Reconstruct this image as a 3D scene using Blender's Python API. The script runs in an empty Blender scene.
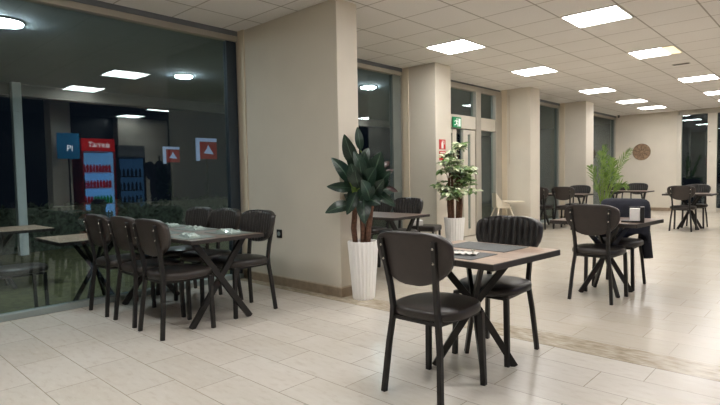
import bpy, bmesh, math, random
from math import sin, cos, pi, radians
from mathutils import Vector, Matrix

sc = bpy.context.scene
col = sc.collection
random.seed(7)

# ------------------------------------------------------------------ camera
CEIL = 2.867
H = 1.173
R2 = Vector((0.73229542, 0.68073761, -0.01843191))
U2 = Vector((-0.02072638, 0.04933374, 0.99856727))
FW = Vector((-0.68067161, 0.73086421, -0.05023609))
cd = bpy.data.cameras.new('camera')
cd.sensor_fit = 'HORIZONTAL'; cd.sensor_width = 36.0
cd.lens = 520.92 / 720 * 36.0
cd.clip_start = 0.05; cd.clip_end = 200
cam = bpy.data.objects.new('camera', cd); col.objects.link(cam)
m3 = Matrix((R2, U2, -FW)).transposed()
cam.matrix_world = Matrix.Translation((0, 0, H)) @ m3.to_4x4()
sc.camera = cam

# ------------------------------------------------------------------ world, exposure
w = bpy.data.worlds.new('night'); sc.world = w; w.use_nodes = True
w.node_tree.nodes['Background'].inputs[0].default_value = (0.012, 0.018, 0.03, 1)
w.node_tree.nodes['Background'].inputs[1].default_value = 0.25
vs = sc.view_settings
vs.view_transform = 'Standard'; vs.look = 'None'; vs.gamma = 1.0
vs.use_curve_mapping = False
vs.exposure = 0.14
PANEL = 25.0            # strength of the square ceiling panels
DOWN = 165.0            # strength of the round lamps under the canopy
try:
    sc.cycles.max_bounces = 10; sc.cycles.transparent_max_bounces = 24
    sc.cycles.glossy_bounces = 5; sc.cycles.diffuse_bounces = 5
    sc.cycles.sample_clamp_indirect = 6.0
    sc.cycles.caustics_reflective = False; sc.cycles.caustics_refractive = False
except Exception:
    pass

# ------------------------------------------------------------------ helpers
def lin(r, g, b):
    f = lambda c: (c / 255 / 12.92) if c / 255 <= 0.04045 else ((c / 255 + 0.055) / 1.055) ** 2.4
    return (f(r), f(g), f(b), 1.0)

class NT:
    def __init__(s, name):
        s.m = bpy.data.materials.new(name); s.m.use_nodes = True
        s.t = s.m.node_tree; s.n = s.t.nodes; s.l = s.t.links
        s.b = s.n['Principled BSDF']; s.out = s.n['Material Output']
    def new(s, t, **k):
        n = s.n.new(t)
        for a, v in k.items(): setattr(n, a, v)
        return n
    def link(s, a, b): s.l.new(a, b)
    def math(s, op, a, b=None, c=None):
        n = s.n.new('ShaderNodeMath'); n.operation = op
        for i, v in enumerate((a, b, c)):
            if v is None: continue
            if isinstance(v, (int, float)): n.inputs[i].default_value = v
            else: s.link(v, n.inputs[i])
        return n.outputs[0]
    def mix(s, fac, a, b, mode='MIX'):
        n = s.n.new('ShaderNodeMix'); n.data_type = 'RGBA'; n.blend_type = mode
        for i, v in ((0, fac), (6, a), (7, b)):
            if isinstance(v, (int, float, tuple)): n.inputs[i].default_value = v
            else: s.link(v, n.inputs[i])
        return n.outputs[2]
    def noise(s, vec, scale, detail=4, rough=0.5):
        n = s.n.new('ShaderNodeTexNoise'); n.inputs['Scale'].default_value = scale
        n.inputs['Detail'].default_value = detail; n.inputs['Roughness'].default_value = rough
        if vec is not None: s.link(vec, n.inputs['Vector'])
        return n.outputs['Fac']
    def ramp(s, fac, lo, hi):
        n = s.n.new('ShaderNodeMapRange'); s.link(fac, n.inputs[0])
        n.inputs[1].default_value = lo; n.inputs[2].default_value = hi
        return n.outputs[0]
    def bump(s, h, strength=0.2, dist=0.01):
        n = s.n.new('ShaderNodeBump'); n.inputs['Strength'].default_value = strength
        n.inputs['Distance'].default_value = dist
        s.link(h, n.inputs['Height']); s.link(n.outputs[0], s.b.inputs['Normal'])
    def coord(s, which='Object'):
        return s.n.new('ShaderNodeTexCoord').outputs[which]
    def pos(s): return s.n.new('ShaderNodeNewGeometry').outputs['Position']

def pmat(name, c, rough=0.5, metal=0.0, var=0.12, scale=9.0, bump=0.0, bscale=None, spec=None, emit=None, es=0):
    k = NT(name)
    v = k.coord()
    f = k.noise(v, scale, 5)
    dark = tuple(x * (1 - var) for x in c[:3]) + (1,)
    lite = tuple(min(1, x * (1 + var)) for x in c[:3]) + (1,)
    k.link(k.mix(k.ramp(f, 0.3, 0.7), dark, lite), k.b.inputs['Base Color'])
    k.b.inputs['Roughness'].default_value = rough
    k.b.inputs['Metallic'].default_value = metal
    if spec is not None: k.b.inputs['Specular IOR Level'].default_value = spec
    if bump: k.bump(k.noise(v, bscale or scale * 6, 3), bump, 0.004)
    if emit:
        k.b.inputs['Emission Color'].default_value = emit
        k.b.inputs['Emission Strength'].default_value = es
    return k.m

def emat(name, c, s):
    k = NT(name)
    k.b.inputs['Base Color'].default_value = (0.8, 0.8, 0.8, 1)
    k.b.inputs['Emission Color'].default_value = c
    k.b.inputs['Emission Strength'].default_value = s
    return k.m

# ------------------------------------------------------------------ mesh helpers
def link_mesh(name, bm, mat, parent=None, smooth=False, bevel=0, loc=None):
    me = bpy.data.meshes.new(name)
    bmesh.ops.recalc_face_normals(bm, faces=bm.faces)
    bm.to_mesh(me); bm.free()
    if smooth:
        for p in me.polygons: p.use_smooth = True
        try: me.set_sharp_from_angle(angle=radians(42))
        except Exception: pass
    o = bpy.data.objects.new(name, me); col.objects.link(o)
    if mat: me.materials.append(mat)
    if parent: o.parent = parent
    if loc: o.location = loc
    if bevel:
        b = o.modifiers.new('bevel', 'BEVEL'); b.width = bevel; b.segments = 2; b.limit_method = 'ANGLE'
    return o

def box(bm, x0, x1, y0, y1, z0, z1, M=None):
    vs_ = [bm.verts.new((x, y, z)) for x in (x0, x1) for y in (y0, y1) for z in (z0, z1)]
    for f in ((0, 1, 3, 2), (4, 6, 7, 5), (0, 4, 5, 1), (2, 3, 7, 6), (0, 2, 6, 4), (1, 5, 7, 3)):
        bm.faces.new([vs_[i] for i in f])
    if M:
        for v in vs_: v.co = M @ v.co
    return vs_

def boxm(*a, M=None):
    bm = bmesh.new(); box(bm, *a, M=M); return bm

def bar(bm, p, q, w, h, side=(0, 0, 1)):
    p = Vector(p); q = Vector(q); d = (q - p).normalized(); s = Vector(side)
    a = d.cross(s)
    if a.length < 1e-4: a = d.cross(Vector((1, 0, 0)))
    a.normalize(); b = a.cross(d).normalized()
    L = []
    for e in (p, q):
        L.append([bm.verts.new(e + a * (w / 2) * i + b * (h / 2) * j) for i, j in ((-1, -1), (1, -1), (1, 1), (-1, 1))])
    for i in range(4):
        bm.faces.new((L[0][i], L[0][(i + 1) % 4], L[1][(i + 1) % 4], L[1][i]))
    bm.faces.new(L[0][::-1]); bm.faces.new(L[1])

def sweep(bm, pts, w, h, n=4, side=(1, 0, 0), radii=None):
    """a tube of rectangular (n=4) or round section along pts; side stays the section's own x"""
    pts = [Vector(p) for p in pts]; rings = []
    for i, p in enumerate(pts):
        d = (pts[min(i + 1, len(pts) - 1)] - pts[max(i - 1, 0)]).normalized()
        s = Vector(side); s = (s - d * s.dot(d))
        if s.length < 1e-4: s = Vector((0, 1, 0)) - d * d.y
        s.normalize(); t = d.cross(s).normalized()
        k = radii[i] if radii else 1
        if n == 4: sec = [(-1, -1), (1, -1), (1, 1), (-1, 1)]
        else: sec = [(cos(2 * pi * j / n), sin(2 * pi * j / n)) for j in range(n)]
        rings.append([bm.verts.new(p + s * (w / 2 * k * a) + t * (h / 2 * k * b)) for a, b in sec])
    for r0, r1 in zip(rings, rings[1:]):
        for j in range(n):
            bm.faces.new((r0[j], r0[(j + 1) % n], r1[(j + 1) % n], r1[j]))
    bm.faces.new(rings[0][::-1]); bm.faces.new(rings[-1])

def lathe(bm, prof, n=32, cx=0, cy=0, ripple=None):
    rings = []
    for r, z in prof:
        rings.append([bm.verts.new((cx + r * (ripple(j, z) if ripple else 1) * cos(2 * pi * j / n),
                                    cy + r * (ripple(j, z) if ripple else 1) * sin(2 * pi * j / n), z)) for j in range(n)])
    for a, b in zip(rings, rings[1:]):
        for j in range(n):
            bm.faces.new((a[j], a[(j + 1) % n], b[(j + 1) % n], b[j]))
    bm.faces.new(rings[0][::-1]); bm.faces.new(rings[-1])

def prism(bm, poly, M, t):
    """poly in local x,y extruded by t in local z"""
    a = [bm.verts.new(M @ Vector((x, y, 0))) for x, y in poly]
    b = [bm.verts.new(M @ Vector((x, y, t))) for x, y in poly]
    n = len(poly)
    bm.faces.new(a[::-1]); bm.faces.new(b)
    for i in range(n): bm.faces.new((a[i], a[(i + 1) % n], b[(i + 1) % n], b[i]))

def tag(o, label=None, cat=None, group=None, kind=None):
    if label: o['label'] = label
    if cat: o['category'] = cat
    if group: o['group'] = group
    if kind: o['kind'] = kind
    return o

def thing(name, label, cat, loc=(0, 0, 0), rz=0.0, group=None):
    o = bpy.data.objects.new(name, None); col.objects.link(o)
    o.empty_display_size = 0.1
    o.location = loc; o.rotation_euler = (0, 0, rz)
    return tag(o, label, cat, group)

def copy_tree(o, parent=None):
    c = o.copy(); col.objects.link(c)
    if parent is not None: c.parent = parent
    for ch in list(o.children): copy_tree(ch, c)
    return c

def struct(name, bm, mat, label=None, parent=None, bevel=0):
    o = link_mesh(name, bm, mat, parent, bevel=bevel)
    if not parent: tag(o, label, None, None, 'structure')
    return o

# ------------------------------------------------------------------ setting materials
U0, V0 = -2.9232, 4.5314        # a corner of the 0.6 m ceiling grid

def floor_mat():
    k = NT('travertine floor')
    p = k.pos(); sx = k.new('ShaderNodeSeparateXYZ'); k.link(p, sx.inputs[0])
    X, Y = sx.outputs[0], sx.outputs[1]
    cx = k.new('ShaderNodeCombineXYZ')
    k.link(k.math('ADD', X, 0.19), cx.inputs[0]); k.link(k.math('ADD', Y, 20 * 0.285 - 0.02), cx.inputs[1])
    br = k.new('ShaderNodeTexBrick'); k.link(cx.outputs[0], br.inputs['Vector'])
    br.offset = 0.37; br.offset_frequency = 2
    br.inputs['Scale'].default_value = 1.0; br.inputs['Brick Width'].default_value = 0.61
    br.inputs['Row Height'].default_value = 0.285; br.inputs['Mortar Size'].default_value = 0.0028
    br.inputs['Mortar Smooth'].default_value = 0.3
    br.inputs['Color1'].default_value = lin(215, 209, 200); br.inputs['Color2'].default_value = lin(203, 197, 187)
    br.inputs['Mortar'].default_value = lin(150, 140, 126)
    base = br.outputs['Color']
    # soft clouds and faint streaks in the stone
    st = k.new('ShaderNodeMapping'); st.inputs['Scale'].default_value = (1.3, 2.6, 1.0); k.link(p, st.inputs[0])
    n1 = k.noise(st.outputs[0], 1.6, 3, 0.5)
    base = k.mix(k.math('MULTIPLY', k.ramp(n1, 0.3, 0.75), 0.35), base, lin(196, 185, 168))
    st2 = k.new('ShaderNodeMapping'); st2.inputs['Scale'].default_value = (1.0, 3.0, 1.0); st2.inputs['Rotation'].default_value = (0, 0, 0.35); k.link(p, st2.inputs[0])
    n2 = k.noise(st2.outputs[0], 9.0, 6, 0.65)
    base = k.mix(k.math('MULTIPLY', k.ramp(n2, 0.52, 0.74), 0.38), base, lin(172, 158, 138))
    base = k.mix(k.math('MULTIPLY', k.ramp(n2, 0.46, 0.3), 0.25), base, lin(226, 220, 210))
    base = k.mix(k.math('MULTIPLY', k.math('GREATER_THAN', Y, 3.695), 0.5), base, lin(192, 180, 160))
    # the darker stone strip that runs across the hall in line with the pillar
    lo = k.math('GREATER_THAN', Y, 3.415); hi = k.math('LESS_THAN', Y, 3.695)
    band = k.math('MULTIPLY', lo, hi)
    n4 = k.noise(st2.outputs[0], 9.0, 6, 0.6)
    strip = k.mix(k.ramp(n4, 0.36, 0.66), lin(200, 189, 170), lin(156, 142, 120))
    base = k.mix(band, base, strip)
    e1 = k.math('LESS_THAN', k.math('ABSOLUTE', k.math('SUBTRACT', Y, 3.415)), 0.004)
    base = k.mix(k.math('MULTIPLY', e1, 0.8), base, lin(120, 108, 92))
    k.link(base, k.b.inputs['Base Color'])
    rg = k.new('ShaderNodeMapRange'); k.link(k.noise(p, 3.0, 5), rg.inputs[0])
    rg.inputs[3].default_value = 0.22; rg.inputs[4].default_value = 0.28
    k.link(rg.outputs[0], k.b.inputs['Roughness'])
    k.b.inputs['Specular IOR Level'].default_value = 0.35
    k.bump(k.math('MULTIPLY', br.outputs['Fac'], -1.0), 0.25, 0.002)
    return k.m

def ceiling_mat():
    k = NT('ceiling tiles')
    p = k.pos(); sx = k.new('ShaderNodeSeparateXYZ'); k.link(p, sx.inputs[0])
    def lines(c, off, wd):
        f = k.math('FRACT', k.math('ADD', k.math('DIVIDE', k.math('SUBTRACT', c, off), 0.6), 60.5))
        return k.math('LESS_THAN', k.math('ABSOLUTE', k.math('SUBTRACT', f, 0.5)), wd / 0.6 / 2)
    la = lines(sx.outputs[0], U0, 0.016); lb = lines(sx.outputs[1], V0, 0.015)
    n = k.noise(p, 60, 4, 0.7); big = k.noise(p, 0.9, 3)
    base = k.mix(k.ramp(n, 0.35, 0.65), lin(236, 233, 230), lin(242, 239, 236))
    base = k.mix(k.math('MULTIPLY', k.ramp(big, 0.4, 0.65), 0.25), base, lin(228, 223, 217))
    base = k.mix(k.math('MULTIPLY', lb, 0.62), base, lin(150, 140, 127))
    base = k.mix(k.math('MULTIPLY', la, 0.66), base, lin(140, 130, 117))
    k.link(base, k.b.inputs['Base Color']); k.b.inputs['Roughness'].default_value = 0.9
    k.b.inputs['Specular IOR Level'].default_value = 0.2
    k.bump(k.math('MAXIMUM', la, lb), 0.3, 0.003)
    return k.m

def glass_mat(name='window glass', tint=(0.80, 0.86, 0.86, 1), ior=1.64):
    k = NT(name)
    tr = k.new('ShaderNodeBsdfTransparent'); tr.inputs[0].default_value = tint
    gl = k.new('ShaderNodeBsdfGlossy'); gl.inputs['Roughness'].default_value = 0.0
    gl.inputs['Color'].default_value = (0.86, 0.96, 1, 1)
    fr = k.new('ShaderNodeFresnel')
    bf = k.new('ShaderNodeNewGeometry').outputs['Backfacing']
    k.link(k.math('ADD', k.math('MULTIPLY', bf, 1.0 / ior - ior), ior), fr.inputs[0])
    mx = k.new('ShaderNodeMixShader')
    k.link(fr.outputs[0], mx.inputs[0]); k.link(tr.outputs[0], mx.inputs[1]); k.link(gl.outputs[0], mx.inputs[2])
    k.link(mx.outputs[0], k.out.inputs['Surface'])
    return k.m

M = {}
M['floor'] = floor_mat()
M['ceiling'] = ceiling_mat()
M['glass'] = glass_mat()
M['wall'] = pmat('beige plaster', lin(214, 206, 191), 0.75, var=0.025, scale=2.5, bump=0.06, bscale=120)
M['jamb'] = pmat('jamb paint', lin(218, 205, 182), 0.6, var=0.02, scale=3)
M['skirt'] = pmat('skirting stone', lin(150, 132, 112), 0.4, var=0.18, scale=14)
M['skirt_edge'] = pmat('skirting edge', lin(196, 180, 158), 0.45, var=0.08, scale=14)
M['alu'] = pmat('aluminium frame', lin(176, 170, 158), 0.4, 0.15, var=0.05, scale=4)
M['alu_pale'] = pmat('pale door frame', lin(205, 198, 184), 0.45, 0.0, var=0.04, scale=4)
M['alu_cool'] = pmat('grey window mullion', lin(150, 160, 158), 0.4, 0.2, var=0.05, scale=4)
M['alu_dark'] = pmat('dark window stile', lin(58, 68, 78), 0.35, 0.3, var=0.06, scale=4)
M['alu_mid'] = pmat('grey green window stile', lin(118, 124, 120), 0.4, 0.1, var=0.05, scale=4)
M['groove'] = pmat('blue grey head channel', lin(112, 116, 122), 0.5, 0.1, var=0.05, scale=4)
M['leather'] = pmat('dark brown leather', lin(52, 45, 42), 0.42, var=0.18, scale=11, bump=0.18, bscale=160)
M['leather_front'] = pmat('black channelled leather', lin(46, 44, 43), 0.34, var=0.12, scale=14, bump=0.12, bscale=180)
M['seat'] = pmat('seat leather', lin(48, 43, 40), 0.38, var=0.15, scale=9, bump=0.15, bscale=160)
M['metal'] = pmat('black steel tube', lin(40, 38, 37), 0.42, 0.3, var=0.12, scale=12)
M['rivet'] = pmat('steel rivet', lin(225, 222, 215), 0.22, 1.0, var=0.05)
M['rubber'] = pmat('black rubber foot', lin(20, 20, 20), 0.7, var=0.1)
M['white_pot'] = pmat('white ribbed planter', lin(246, 244, 241), 0.4, var=0.02, scale=5)
M['soil'] = pmat('dark soil', lin(60, 48, 38), 0.95, var=0.4, scale=60, bump=0.6, bscale=90)
M['bark'] = pmat('brown fibre trunk', lin(98, 68, 52), 0.9, var=0.4, scale=40, bump=0.8, bscale=110)
M['mat_grey'] = pmat('grey placemat', lin(92, 94, 94), 0.6, var=0.12, scale=60, bump=0.3, bscale=400)
M['paper'] = pmat('white paper', lin(235, 232, 226), 0.7, var=0.03, scale=20)
M['steel'] = pmat('cutlery steel', lin(215, 213, 208), 0.2, 1.0, var=0.05)
M['black'] = pmat('black plastic', lin(26, 25, 25), 0.4, var=0.1, scale=20)
M['jacket'] = pmat('black navy cloth', lin(33, 35, 46), 0.85, var=0.25, scale=18, bump=0.4, bscale=200)
M['cream'] = pmat('cream plastic', lin(226, 216, 196), 0.4, var=0.03)
M['wood_disc'] = pmat('brown wood relief', lin(150, 124, 98), 0.6, var=0.35, scale=22, bump=0.8, bscale=60)
M['red'] = pmat('sign red', lin(196, 40, 36), 0.5, var=0.05)
M['sign_white'] = pmat('sign white', lin(240, 238, 232), 0.5, var=0.02)
M['green'] = pmat('sign green', lin(0, 140, 84), 0.5, var=0.05, emit=lin(0, 150, 90), es=0.06)
M['sign_glow'] = pmat('lit sign white', lin(235, 245, 238), 0.5, var=0.02, emit=lin(235, 250, 240), es=0.15)
M['soffit'] = pmat('canopy soffit', lin(140, 152, 160), 0.9, var=0.05, scale=1.0)
M['fascia'] = pmat('canopy fascia', lin(120, 122, 124), 0.8, var=0.06, scale=2)
M['hedge'] = pmat('hedge leaves', lin(70, 78, 66), 0.9, var=0.6, scale=18)
M['dimmed_ceiling'] = pmat('ceiling darkened for reflection', lin(40, 41, 44), 0.9, var=0.08, scale=2)  # darkened so this unseen ceiling hardly shows in the window reflection
M['night_panel'] = pmat('dark glazing', lin(16, 17, 20), 0.3, var=0.1)
M['post'] = pmat('pale post paint', lin(222, 228, 228), 0.6, var=0.04)
M['grass'] = pmat('lawn', lin(78, 78, 48), 0.95, var=0.5, scale=14, bump=0.8, bscale=60)

def wood_mat(name, c1, c2):
    k = NT(name)
    v = k.coord()
    mp = k.new('ShaderNodeMapping'); mp.inputs['Scale'].default_value = (2.0, 26.0, 1.0); k.link(v, mp.inputs[0])
    n = k.noise(mp.outputs[0], 3.0, 7, 0.6)
    base = k.mix(k.ramp(n, 0.3, 0.7), c1, c2)
    b2 = k.new('ShaderNodeTexBrick'); k.link(v, b2.inputs['Vector'])
    b2.inputs['Scale'].default_value = 1.0; b2.inputs['Brick Width'].default_value = 0.9; b2.inputs['Row Height'].default_value = 0.12
    b2.inputs['Mortar Size'].default_value = 0.0015
    b2.inputs['Color1'].default_value = (0.78, 0.74, 0.72, 1); b2.inputs['Color2'].default_value = (1, 1, 1, 1); b2.inputs['Mortar'].default_value = (0.5, 0.45, 0.42, 1)
    base = k.mix(0.85, base, b2.outputs['Color'], 'MULTIPLY')
    k.link(base, k.b.inputs['Base Color']); k.b.inputs['Roughness'].default_value = 0.36
    k.bump(n, 0.12, 0.002)
    return k.m
M['wood'] = wood_mat('worn wood top', lin(158, 134, 115), lin(200, 176, 155))
M['wood_shaded'] = wood_mat('shaded wood top', lin(92, 74, 62), lin(124, 101, 84))
M['table_edge'] = pmat('dark table edge', lin(44, 38, 35), 0.5, var=0.15, scale=14)

def leaf_mat(name, a, b, vein, vs_=0.0, rough=0.32):
    k = NT(name)
    uv = k.new('ShaderNodeUVMap'); s = k.new('ShaderNodeSeparateXYZ'); k.link(uv.outputs[0], s.inputs[0])
    n = k.noise(k.coord(), 9.0, 4)
    base = k.mix(k.ramp(n, 0.35, 0.65), a, b)
    mid = k.math('SUBTRACT', 1.0, k.ramp(k.math('ABSOLUTE', k.math('SUBTRACT', s.outputs[0], 0.5)), 0.0, 0.05))
    # side veins: slanted stripes
    ph = k.math('ADD', k.math('MULTIPLY', s.outputs[1], 9.0), k.math('MULTIPLY', k.math('ABSOLUTE', k.math('SUBTRACT', s.outputs[0], 0.5)), -5.0))
    st = k.math('SUBTRACT', 1.0, k.ramp(k.math('ABSOLUTE', k.math('SUBTRACT', k.math('FRACT', ph), 0.5)), 0.0, 0.14))
    f = k.math('MINIMUM', k.math('ADD', k.math('MULTIPLY', mid, 0.8), k.math('MULTIPLY', st, vs_)), 1.0)
    base = k.mix(f, base, vein)
    k.link(base, k.b.inputs['Base Color']); k.b.inputs['Roughness'].default_value = rough
    return k.m
M['leaf_dark'] = leaf_mat('dark glossy leaf', lin(22, 40, 32), lin(36, 58, 45), lin(92, 118, 96), 0.16)
M['leaf_red'] = leaf_mat('dried dark leaf', lin(46, 28, 24), lin(58, 36, 30), lin(80, 54, 42), 0.1)
M['leaf_var'] = leaf_mat('small green leaf', lin(64, 96, 48), lin(104, 134, 74), lin(170, 184, 130), 0.1)
M['leaf_cream'] = leaf_mat('cream edged leaf', lin(196, 204, 164), lin(222, 226, 196), lin(120, 150, 86), 0.1)
M['leaf_palm'] = leaf_mat('palm leaflet', lin(66, 98, 30), lin(122, 150, 60), lin(150, 172, 84), 0.0, 0.45)
M['stem_green'] = pmat('palm stem', lin(116, 140, 58), 0.6, var=0.2)

# ------------------------------------------------------------------ room shell
WX = -5.225                      # inner face of the window line
YF, YB = 17.15, -3.2            # far wall, wall behind the viewer
XR = 4.1
struct('floor', boxm(WX - 0.12, XR + 0.2, YB - 0.2, YF + 0.3, -0.12, 0), M['floor'], 'pale stone tile floor with a darker strip')
bm = boxm(WX - 0.12, 0.30, YB - 0.2, YF + 0.3, CEIL, CEIL + 0.12)
struct('ceiling', bm, M['ceiling'], 'suspended ceiling of square beige tiles')
bm = boxm(0.30, XR + 0.2, YB - 0.2, YF + 0.3, CEIL + 0.001, CEIL + 0.12)
struct('ceiling', bm, M['dimmed_ceiling'], 'unseen ceiling over the serving side, darkened to dim its reflection')
struct('trim_1', boxm(0.16, 0.36, YB, YF, 2.68, CEIL), M['wall'], 'unseen beige beam, added where the ceiling reflection ends')  # added beam, closes off the bright ceiling in the window reflection
# far wall
struct('wall_far', boxm(WX - 0.12, -3.5, YF, YF + 0.25, 0, CEIL), M['wall'], 'beige far end wall')
struct('wall_back', boxm(WX - 0.12, XR + 0.2, YB - 0.2, YB, 0, CEIL), M['wall'], 'beige wall behind the viewer')
# right side: dark glazing with one plastered stretch
struct('wall_right', boxm(XR - 0.02, XR + 0.1, YB, 1.8, 0, CEIL), M['wall'], 'beige wall to the right of the viewer')
struct('wall_right', boxm(XR, XR + 0.1, 1.8, YF, 0, CEIL), M['night_panel'], 'dark glazed side of the hall')
struct('wall_right_pier', boxm(XR - 0.35, XR - 0.002, 5.86, 7.25, 0, CEIL), M['wall'], 'beige wall behind the drink coolers')
struct('pillar', boxm(1.0, 1.36, 3.42, 3.78, 0, CEIL), M['wall'], 'beige pillar beside the red drinks cooler')

# pillars along the window line, each with skirting
PIL = [(3.54, 3.825, -3.562), (6.6, 7.02, -4.55), (9.86, 10.30, -4.56), (12.85, 13.36, -4.55)]
lab = ['broad beige wall pier standing forward of the windows, tall planter at its corner',
       'beige pillar with red fire signs', 'beige pillar behind the cream high chair', 'beige pillar beside the green palm']
for i, (y0, y1, xf) in enumerate(PIL):
    p = struct('pillar', boxm(WX - 0.1, xf, y0, y1, 0, CEIL), M['wall'], lab[i], bevel=0.006)
    # skirting wraps the faces
    bm = bmesh.new(); t = 0.012
    box(bm, WX + 0.05, xf + t, y0 - t, y0, 0, 0.088); box(bm, xf, xf + t, y0, y1, 0, 0.088)
    b = struct('baseboard_pillar', bm, M['skirt'], 'brown stone skirting around a pillar')
    bm = bmesh.new()
    box(bm, WX + 0.05, xf + t, y0 - t, y0, 0.088, 0.1); box(bm, xf, xf + t, y0, y1, 0.088, 0.1)
    link_mesh('top_edge', bm, M['skirt_edge'], b)
    # painted jamb strip against the window
    struct('trim_%d' % (i + 2), boxm(WX + 0.055, WX + 0.17, y0 - 0.014, y0 - 0.001, 0.101, CEIL), M['jamb'], 'painted jamb strip beside the window')
b = struct('baseboard_far', boxm(WX + 0.08, -3.52, YF - 0.014, YF, 0, 0.09), M['skirt'], 'brown skirting of the far wall')
link_mesh('top_edge', boxm(WX + 0.08, -3.52, YF - 0.014, YF, 0.09, 0.1), M['skirt_edge'], b)

# ------------------------------------------------------------------ windows
def window(n, y0, y1, label, mullions=(), dark=0.13, light_end=None):
    stile = 'alu_dark' if n == 1 else 'alu_mid'
    bm = bmesh.new(); box(bm, WX - 0.05, WX + 0.05, y0, y1, 2.75, 2.812)
    r = struct('window_%d' % n, bm, M['alu'], label, bevel=0.004)
    link_mesh('head_channel', boxm(WX - 0.05, WX + 0.054, y0, y1, 2.8125, CEIL), M['groove'], r)
    link_mesh('sill', boxm(WX - 0.05, WX + 0.05, y0, y1, 0.0, 0.055), M['alu_cool'], r, bevel=0.004)
    link_mesh('stile', boxm(WX - 0.05, WX + 0.02, y1 - dark, y1, 0.055, 2.75), M[stile], r)
    if light_end:
        link_mesh('stile', boxm(WX - 0.05, WX + 0.05, y1 - 0.10, y1, 0.055, 2.75), M['alu'], r)
    edges = [y0]
    for m in mullions:
        link_mesh('mullion', boxm(WX - 0.05, WX + 0.03, m - 0.035, m + 0.035, 0.055, 2.75), M['alu_cool'], r, bevel=0.004)
        edges += [m - 0.035, m + 0.035]
    edges.append(y1 - dark)
    for a, b in zip(edges[::2], edges[1::2]):
        link_mesh('pane', boxm(WX - 0.018, WX - 0.006, a, b, 0.055, 2.75), M['glass'], r)
    return r
window(1, YB, 3.525, 'tall dark window beside the long table', (-1.2,))
window(2, 3.835, 6.585, 'dark window behind the large leafy plant', (), 0.2)
window(3, 10.31, 12.835, 'dark window between the two far pillars', (), 0.1)
window(4, 13.37, YF, 'dark window behind the palm', (), 0.12, True)

# entrance bay: transom panes, band, door
bm = bmesh.new(); box(bm, WX - 0.05, WX + 0.05, 7.03, 9.85, 2.74, 2.832)
d1 = struct('door_1', bm, M['alu'], 'glazed entrance door with transom and side panes', bevel=0.004)
link_mesh('head_channel', boxm(WX - 0.05, WX + 0.03, 7.03, 9.85, 2.832, CEIL), M['groove'], d1)
link_mesh('transom_band', boxm(WX - 0.05, WX + 0.045, 7.03, 9.73, 2.02, 2.26), M['alu_pale'], d1, bevel=0.004)
link_mesh('mullion', boxm(WX - 0.05, WX + 0.06, 8.84, 9.02, 0, 2.74), M['alu'], d1, bevel=0.004)
link_mesh('jamb', boxm(WX - 0.05, WX + 0.06, 9.60, 9.85, 0, 2.74), M['alu'], d1, bevel=0.004)
for a, b in ((7.03, 8.84), (9.02, 9.60)):
    link_mesh('transom_pane', boxm(WX - 0.018, WX - 0.006, a, b, 2.26, 2.74), M['glass'], d1)
link_mesh('side_pane', boxm(WX - 0.018, WX - 0.006, 9.02, 9.60, 0.08, 2.02), M['glass'], d1)
link_mesh('sill', boxm(WX - 0.05, WX + 0.05, 9.02, 9.60, 0, 0.08), M['alu'], d1)
def leaf_door(parent, y0, y1, st):
    bm = bmesh.new()
    box(bm, WX - 0.03, WX + 0.03, y0, y0 + st, 0.01, 2.0); box(bm, WX - 0.03, WX + 0.03, y1 - st, y1, 0.01, 2.0)
    box(bm, WX - 0.03, WX + 0.03, y0 + st, y1 - st, 1.92, 2.0); box(bm, WX - 0.03, WX + 0.03, y0 + st, y1 - st, 0.01, 0.14)
    f = link_mesh('door_leaf', bm, M['alu_pale'], parent, bevel=0.004)
    link_mesh('pane', boxm(WX - 0.006, WX + 0.006, y0 + st, y1 - st, 0.14, 1.92), M['glass'], f)
    return f
leaf_door(d1, 8.42, 8.835, 0.16)
f = leaf_door(d1, 7.06, 8.19, 0.13)
link_mesh('side_pane', boxm(WX - 0.018, WX - 0.006, 8.19, 8.42, 0.08, 2.02), M['glass'], d1)
bm = bmesh.new(); sweep(bm, [(WX + 0.03, 8.13, 0.85), (WX + 0.08, 8.13, 0.87), (WX + 0.08, 8.13, 1.18), (WX + 0.03, 8.13, 1.2)], 0.022, 0.022, 8)
link_mesh('handle', bm, M['steel'], f, True)

# far end glazed doors
bm = bmesh.new(); box(bm, -3.48, XR, YF - 0.02, YF + 0.08, 2.73, CEIL)
d2 = struct('door_2', bm, M['alu'], 'aluminium glazed doors at the far end', bevel=0.004)
link_mesh('jamb', boxm(-3.54, -3.42, YF - 0.03, YF + 0.08, 0, 2.73), M['alu_pale'], d2, bevel=0.004)
x = -3.42
k = 0
while x < XR - 0.2:
    pw = 0.62 if k % 2 == 0 else 0.95
    x2 = min(x + pw, XR - 0.1)
    link_mesh('pane', boxm(x, x2, YF + 0.02, YF + 0.03, 0.12, 2.73), M['glass'], d2)
    link_mesh('bottom_rail', boxm(x, x2, YF - 0.02, YF + 0.06, 0, 0.12), M['alu'], d2, bevel=0.004)
    st = link_mesh('stile', boxm(x2, x2 + 0.22, YF - 0.03, YF + 0.07, 0, 2.73), M['alu_pale'], d2, bevel=0.004)
    if k == 0:
        for z in (2.45, 1.95):
            bm = bmesh.new(); lathe(bm, [(0.018, 0), (0.018, 0.02), (0.01, 0.03)], 12)
            bmesh.ops.rotate(bm, verts=bm.verts, cent=(0, 0, 0), matrix=Matrix.Rotation(radians(90), 3, 'X'))
            bmesh.ops.translate(bm, verts=bm.verts, vec=(x2 + 0.06, YF - 0.03, z))
            link_mesh('bolt', bm, M['steel'], st, True)
    x = x2 + 0.22; k += 1

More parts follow.
